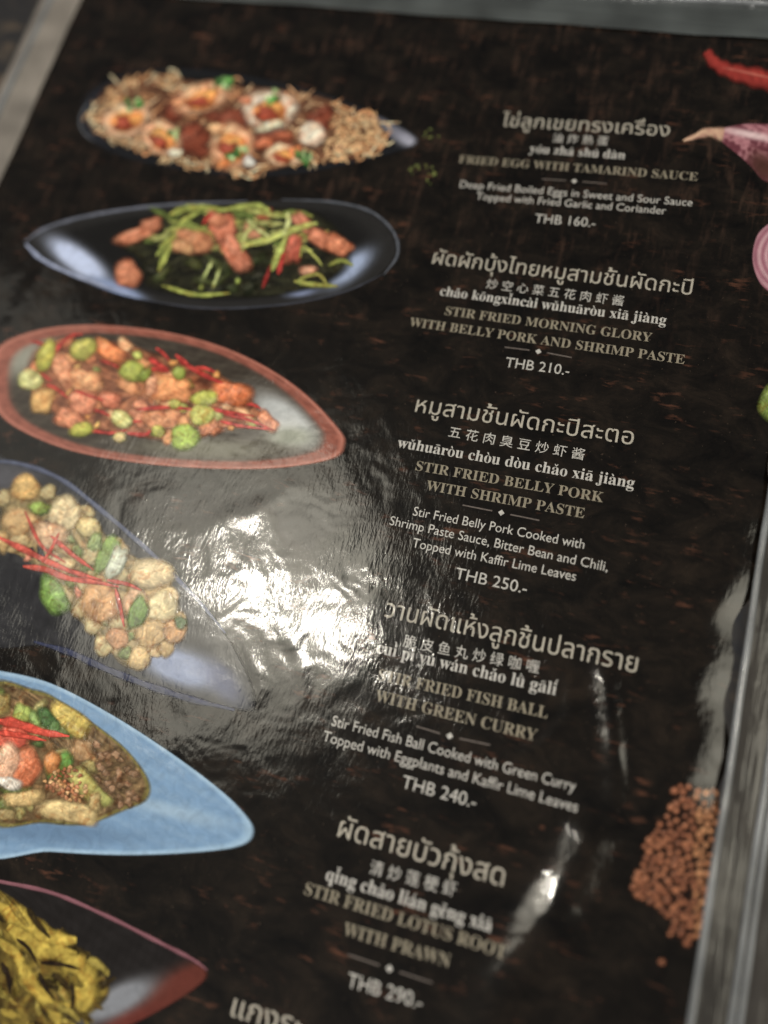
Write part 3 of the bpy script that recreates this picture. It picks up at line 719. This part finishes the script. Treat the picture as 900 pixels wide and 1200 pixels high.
def scan_fill(loops, rows=64):
    """fill outlines (non-zero winding) with thin bands so overlapping strokes stay solid"""
    ys = np.concatenate([l[:, 1] for l in loops]); y0, y1 = ys.min(), ys.max()
    step = 1.0 / rows
    V, F = [], []
    E_ = []
    for l in loops:
        n = np.roll(l, -1, 0)
        E_.append(np.column_stack([l, n]))
    E_ = np.vstack(E_)
    k = int((y1 - y0) / step) + 1
    for i in range(k):
        y = y0 + (i + .5) * step
        m = ((E_[:, 1] <= y) & (E_[:, 3] > y)) | ((E_[:, 3] <= y) & (E_[:, 1] > y))
        e = E_[m]
        if len(e) == 0: continue
        xs = e[:, 0] + (y - e[:, 1]) / (e[:, 3] - e[:, 1]) * (e[:, 2] - e[:, 0])
        sl = (e[:, 2] - e[:, 0]) / (e[:, 3] - e[:, 1])
        dr = np.where(e[:, 3] > e[:, 1], 1, -1)
        o = np.argsort(xs); wn = 0; st_ = None
        for q in o:
            was = wn; wn += dr[q]
            if was == 0 and wn != 0: st_ = q
            elif was != 0 and wn == 0:
                ya, yb = y - step * .5, y + step * .5
                la = max(-1.5, min(1.5, sl[st_])) * step * .5; lb = max(-1.5, min(1.5, sl[q])) * step * .5
                a, b_ = xs[st_], xs[q]
                if b_ - a < 1e-4: continue
                n0 = len(V)
                V += [(a - la, ya), (b_ - lb, ya), (b_ + lb, yb), (a + la, yb)]
                F.append((n0, n0 + 1, n0 + 2, n0 + 3))
    return np.array(V), F

def text_line(name, body, A, B, size, mat, offset=0.0, label=None, rows=56, marks=None, slant=0.0):
    """line of type from pixel A to pixel B of its baseline; size = em height on the paper in metres"""
    lp = splines_of(body, offset)
    if marks: lp = lp + marks(lp, size)
    V, F = scan_fill(lp, rows)
    x0, x1 = V[:, 0].min(), V[:, 0].max()
    a = np.array(at(*A)); b_ = np.array(at(*B)); L = np.linalg.norm(b_ - a)
    u = (b_ - a) / L; v = np.array([-u[1], u[0]])
    sx = L / (x1 - x0)
    Q = a + np.outer((V[:, 0] + slant * V[:, 1] - x0) * sx, u) + np.outer(V[:, 1] * size, v)
    o = page_mesh(name, Q, F, 0.00013, menu, mat)
    if label: o['label'] = label
    print('%-14s %-28s sx/size %.2f' % (name, body[:28], sx / size))
    return o

ACC = {'á': 'a1', 'à': 'a2', 'ǎ': 'a3', 'ā': 'a4', 'é': 'e1', 'è': 'e2', 'ě': 'e3', 'ē': 'e4', 'í': 'i1', 'ì': 'i2', 'ǐ': 'i3', 'ī': 'i4', 'ó': 'o1', 'ò': 'o2', 'ǒ': 'o3', 'ō': 'o4',
       'ú': 'u1', 'ù': 'u2', 'ǔ': 'u3', 'ū': 'u4', 'ǜ': 'u5'}
def acc_loops(kind, cx, y):
    w_ = 0.10; t = 0.045
    sl = {'1': [[(-.04, 0), (.03, 0), (.12, .14), (.03, .14)]], '2': [[(-.12, .14), (-.03, .14), (.04, 0), (-.03, 0)]],
          '3': [[(-.13, .14), (-.06, .14), (0, .05), (.06, .14), (.13, .14), (.03, 0), (-.03, 0)]], '4': [[(-.13, .03), (.13, .03), (.13, .09), (-.13, .09)]],
          '5': [[(-.12, 0), (-.04, 0), (-.04, .07), (-.12, .07)], [(.04, 0), (.12, 0), (.12, .07), (.04, .07)], [(-.10, .20), (-.03, .20), (.04, .10), (-.02, .10)]]}[kind]
    return [np.array([(cx + a, y + b_) for a, b_ in l]) for l in sl]
def advance(body):
    _tc.body = body + '|'; _tc.offset = 0; _tc.fill_mode = 'NONE'
    dg = bpy.context.evaluated_depsgraph_get(); dg.update(); ev = _to.evaluated_get(dg); me = ev.to_mesh()
    x = max(v.co.x for v in me.vertices); ev.to_mesh_clear(); return x
def pinyin(body, A, B, size, label=None):
    plain = ''.join(ACC[c][0] if c in ACC else c for c in body)
    bs = bold_serif(plain); marks = []
    _tc.body = bs
    base = advance('')
    for i, c in enumerate(body):
        if c in ACC:
            l0 = advance(bs[:i]) - base; l1 = advance(bs[:i + 1]) - base
            k = ACC[c]; y = 0.70 if k[0] == 'i' else 0.53
            marks += acc_loops(k[1], (l0 + l1) / 2, y)
    return text_line('pinyin_line', bs, A, B, size, MT_WHITE, -0.018, label, marks=lambda lp, s: marks)

def divider(A, B, Dm):
    a, b_ = np.array(at(*A)), np.array(at(*B)); m = np.array(at(*Dm)); u = (b_ - a) / np.linalg.norm(b_ - a); v = np.array([-u[1], u[0]])
    V, F = [], []
    for p, q in ((a, m - u * 0.0028), (m + u * 0.0028, b_)):
        n = 10
        for i in range(n + 1):
            c_ = p + (q - p) * i / n; V += [tuple(c_ - v * 0.00022), tuple(c_ + v * 0.00022)]
        o = len(V) - 2 * (n + 1)
        F += [(o + 2 * i, o + 2 * i + 2, o + 2 * i + 3, o + 2 * i + 1) for i in range(n)]
    ln = page_mesh('divider_line', V, fix_area(F, V), 0.00012, menu, MT_GREY)
    V = [tuple(m + u * r * math.cos(t) + v * r * math.sin(t)) for r, t in ((0.0010, 0), (0.0010, math.pi / 2), (0.0010, math.pi), (0.0010, math.pi * 1.5))]
    page_mesh('diamond', V, [(0, 1, 2, 3)], 0.00013, ln, MT_WHITE)

S_TH, S_CJ, S_PY, S_EN, S_DE, S_PR = 0.0079, 0.0042, 0.0052, 0.0047, 0.0043, 0.0051
def th(t, A, B): text_line('thai_name', t, A, B, S_TH, MT_CREAM, 0.010, 'dish name in Thai', rows=60)
def cj(t, A, B): text_line('chinese_name', ' '.join(t), A, B, S_CJ, MT_WHITE, 0.010, rows=60)
def en(t, A, B): text_line('english_name', bold_serif(t), A, B, S_EN, MT_GOLD, -0.018, rows=56)
def de(t, A, B): text_line('description_line', t, A, B, S_DE, MT_WHITE, 0.0, rows=50)
def pr(t, A, B): text_line('price', t, A, B, S_PR, MT_WHITE, 0.008, 'price ' + t, rows=56)

th('ไข่ลูกเขยทรงเครื่อง', (587, 148), (784, 160)); cj('油炸熟蛋', (647, 166), (712, 170)); pinyin('yóu zhá shú dàn', (620, 179), (732, 187), S_PY)
en('FRIED EGG WITH TAMARIND SAUCE', (537, 191), (817, 212)); divider((635, 210), (711, 215.5), (673, 212.5))
de('Deep Fried Boiled Eggs in Sweet and Sour Sauce', (538.5, 220), (811, 242)); de('Topped with Fried Garlic and Coriander', (557.5, 234), (780, 251.5)); pr('THB 160.-', (626, 261), (697, 266.5))

th('ผัดผักบุ้งไทยหมูสามชั้นผัดกะปิ', (506, 309), (810, 346)); cj('炒空心菜五花肉虾酱', (569, 337), (730, 358)); pinyin('chǎo kōngxīncài wǔhuāròu xiā jiàng', (515, 346), (780, 381), S_PY)
en('STIR FRIED MORNING GLORY', (521, 369), (763, 401)); en('WITH BELLY PORK AND SHRIMP PASTE', (479, 382), (801.5, 427)); divider((591.5, 407), (670, 419), (631, 412))
pr('THB 210.-', (591.5, 430), (666.5, 440))

th('หมูสามชั้นผัดกะปิสะตอ', (486, 482.5), (741.5, 521.5)); cj('五花肉臭豆炒虾酱', (525, 511), (684, 538.5)); pinyin('wǔhuāròu chòu dòu chǎo xiā jiàng', (465, 524), (742.5, 572.5), S_PY)
en('STIR FRIED BELLY PORK', (486.5, 551), (706.5, 589)); en('WITH SHRIMP PASTE', (498.5, 574), (684, 607.5)); divider((542, 592), (632, 610), (587.5, 601))
de('Stir Fried Belly Pork Cooked with', (483.5, 604), (684, 643.5)); de('Shrimp Paste Sauce, Bitter Bean and Chili,', (456, 615), (711.5, 670)); de('Topped with Kaffir Lime Leaves', (482.5, 641), (674, 681))
pr('THB 250.-', (532.5, 678), (616.5, 696))

th('วานผัดแห้งลูกชิ้นปลากราย', (450, 722.5), (745.5, 788.7)); cj('脆皮鱼丸炒绿咖喱', (472, 756.7), (631, 788.7)); pinyin('cuì pí yú wán chǎo lǜ gālí', (441, 764.7), (651, 815), S_PY)
en('STIR FRIED FISH BALL', (442.5, 796.7), (641, 842)); en('WITH GREEN CURRY', (439, 821), (628, 868.7)); divider((488, 851), (574.5, 873), (527, 862.5))
de('Stir Fried Fish Ball Cooked with Green Curry', (388, 850), (673.5, 927.8)); de('Topped with Eggplants and Kaffir Lime Leaves', (377.5, 867.8), (676, 952)); pr('THB 240.-', (470, 923), (556.7, 947))

th('ผัดสายบัวกุ้งสด', (395, 980), (589, 1039)); cj('清炒莲梗虾', (432.5, 1022.5), (533.5, 1050)); pinyin('qīng chǎo lián gěng xiā', (381, 1031), (575, 1092.5), S_PY)
en('STIR FRIED LOTUS ROOT', (356, 1047.5), (591.5, 1123.5)); en('WITH PRAWN', (401.5, 1095), (526, 1134)); divider((407.5, 1118.5), (506.5, 1151.5), (456.5, 1135)); pr('THB 290.-', (406, 1156), (493.5, 1182.5))
th('แกงระ', (270, 1190), (352, 1218))
bpy.data.objects.remove(_to); bpy.data.curves.remove(_tc)

# ------------------------------------------------------------------ the plastic sleeve round the page
def sleeve_mat(name, base, rough, bump=0.00006, sc_=500, coat=0.12, stretch=(1, 1, 1), run=(1, 0.05, 1)):
    m, nt, b = new_mat(name)
    pos = N(nt, 'ShaderNodeNewGeometry').outputs['Position']
    v = mapped(nt, pos, stretch)
    n1 = noise(nt, v, sc_, 3, 0.6, 0.3); n2 = noise(nt, pos, 40, 2, 0.5)
    c_ = ramp(nt, n2, [(0.3, tuple(x * .6 for x in base)), (0.7, tuple(x * 1.35 for x in base))])
    nt.links.new(c_.outputs[0], b.inputs['Base Color'])
    b.inputs['Roughness'].default_value = rough; b.inputs['Coat Weight'].default_value = 1; b.inputs['Coat Roughness'].default_value = coat
    bu = N(nt, 'ShaderNodeBump'); bu.inputs['Distance'].default_value = 1; bu.inputs['Strength'].default_value = 1
    n3 = noise(nt, mapped(nt, pos, run), 330, 3, 0.6, 0.2)
    hh = math_n(nt, 'ADD', math_n(nt, 'ADD', math_n(nt, 'MULTIPLY', n1, bump), math_n(nt, 'MULTIPLY', n2, 0.0012)), math_n(nt, 'MULTIPLY', n3, 0.00055))
    nt.links.new(hh, bu.inputs['Height']); nt.links.new(bu.outputs[0], b.inputs['Normal']); nt.links.new(bu.outputs[0], b.inputs['Coat Normal'])
    return m
MFILM = sleeve_mat('smoky_clear_plastic', (0.018, 0.014, 0.011), 0.45)
MFILML = sleeve_mat('milky_clear_plastic_lit', (0.24, 0.215, 0.19), 0.4)  # left border: reflected haze light is put into the pale base colour
MFILMT = sleeve_mat('milky_clear_plastic_top', (0.062, 0.070, 0.071), 0.4, run=(0.05, 1, 1))
MSEAM = sleeve_mat('welded_seam_plastic', (0.20, 0.21, 0.22), 0.25, 0.00010, 700, stretch=(0.4, 1, 1))

sleeve = empty('plastic_sleeve')
sleeve['label'] = 'clear plastic sleeve holding the menu page, its pale welded border showing round the page'
sleeve['category'] = 'plastic sleeve'

def profile_strip(name, p0, p1, prof, mat, n=60, wob=0.0):
    """extrude a cross-section (offset outwards, height) along the page edge from p0 to p1"""
    p0, p1 = np.array(p0), np.array(p1); u = (p1 - p0) / np.linalg.norm(p1 - p0); v = np.array([-u[1], u[0]])
    V, F = [], []; m = len(prof)
    for i in range(n + 1):
        t = i / n; c_ = p0 + (p1 - p0) * t
        wv = wob * (math.sin(t * 23) + .6 * math.sin(t * 61 + 1))
        for (o_, h_) in prof:
            q = c_ + v * (o_ + wv * 0.6); V.append((q[0], q[1], h_ * (1 + 0.12 * math.sin(t * 31 + o_ * 900))))
    for i in range(n):
        for j in range(m - 1):
            a = i * m + j; F.append((a, a + 1, a + m + 1, a + m))
    me = bpy.data.meshes.new(name); me.from_pydata(V, [], F); me.polygons.foreach_set('use_smooth', [True] * len(me.polygons)); me.update()
    me.flip_normals() if me.polygons[0].normal.z < 0 else None
    return link(name, me, sleeve, mat)

def half_round(o, w_, h_, base=0.0, n=8):
    return [(o + w_ * .5 - w_ * .5 * math.cos(math.pi * k / n), base + h_ * math.sin(math.pi * k / n)) for k in range(n + 1)]

XR, XL, YT = X1, X0, Y1
# right border (points run top to bottom so that "outwards" is to the right)
profile_strip('border_film', (XR + 0.0002, YT + 0.012), (XR + 0.0002, -0.20), [(-0.0008, 0.0006), (0.002, 0.0004), (0.007, 0.0001), (0.0095, -0.0002), (0.015, 0.0005), (0.021, 0.0002), (0.0225, -0.0009)], MFILM, 120, 0.0004)
profile_strip('seam_ridge', (XR - 0.0012, YT), (XR - 0.0012, -0.20), half_round(0, 0.0020, 0.0011, 0.0004), MSEAM, 120, 0.0002)
profile_strip('seam_ridge', (XR + 0.0083, YT), (XR + 0.0083, -0.20), half_round(0, 0.0016, 0.0009, 0.0), MSEAM, 120, 0.0002)
profile_strip('seam_ridge', (XR + 0.0105, YT), (XR + 0.0105, -0.20), half_round(0, 0.0014, 0.0008, 0.0), MSEAM, 120, 0.0002)
# left border
profile_strip('border_film', (XL, -0.20), (XL, YT + 0.014), [(-0.0008, 0.0005), (0.003, 0.0008), (0.009, 0.0016), (0.013, 0.0012), (0.0185, 0.0002), (0.0195, -0.0010)], MFILML, 80, 0.0003)
profile_strip('seam_ridge', (XL - 0.0115, -0.20), (XL - 0.0115, YT + 0.014), half_round(0, 0.0026, 0.0012, 0.0010), MSEAM, 80, 0.0002)
# top border
profile_strip('border_film', (XL - 0.0005, YT), (XR + 0.022, YT), [(-0.0008, 0.0006), (0.002, 0.0007), (0.010, 0.0003), (0.0155, 0.0000), (0.0165, -0.0012)], MFILMT, 90, 0.0004)
profile_strip('seam_ridge', (XL, YT + 0.0145), (XR + 0.02, YT + 0.0145), half_round(0, 0.0016, 0.0012, 0.0), MSEAM, 90, 0.0002)

# ------------------------------------------------------------------ the table under it
m, nt, b = new_mat('dark_table'); 
pos = N(nt, 'ShaderNodeNewGeometry').outputs['Position']
r_ = ramp(nt, noise(nt, pos, 70, 4, 0.6, 1.0), [(0.35, (0.006, 0.007, 0.012)), (0.55, (0.02, 0.018, 0.018)), (0.7, (0.09, 0.065, 0.045))])
nt.links.new(r_.outputs[0], b.inputs['Base Color']); b.inputs['Roughness'].default_value = 0.5
me = bpy.data.meshes.new('table_top')
a_ = 0.9
me.from_pydata([(-a_, -a_, -.0015), (a_, -a_, -.0015), (a_, a_, -.0015), (-a_, a_, -.0015), (-a_, -a_, -.03), (a_, -a_, -.03), (a_, a_, -.03), (-a_, a_, -.03)], [], [(0, 1, 2, 3), (7, 6, 5, 4), (0, 4, 5, 1), (1, 5, 6, 2), (2, 6, 7, 3), (3, 7, 4, 0)])
t_ = link('table_top', me, None, m); t_['kind'] = 'structure'
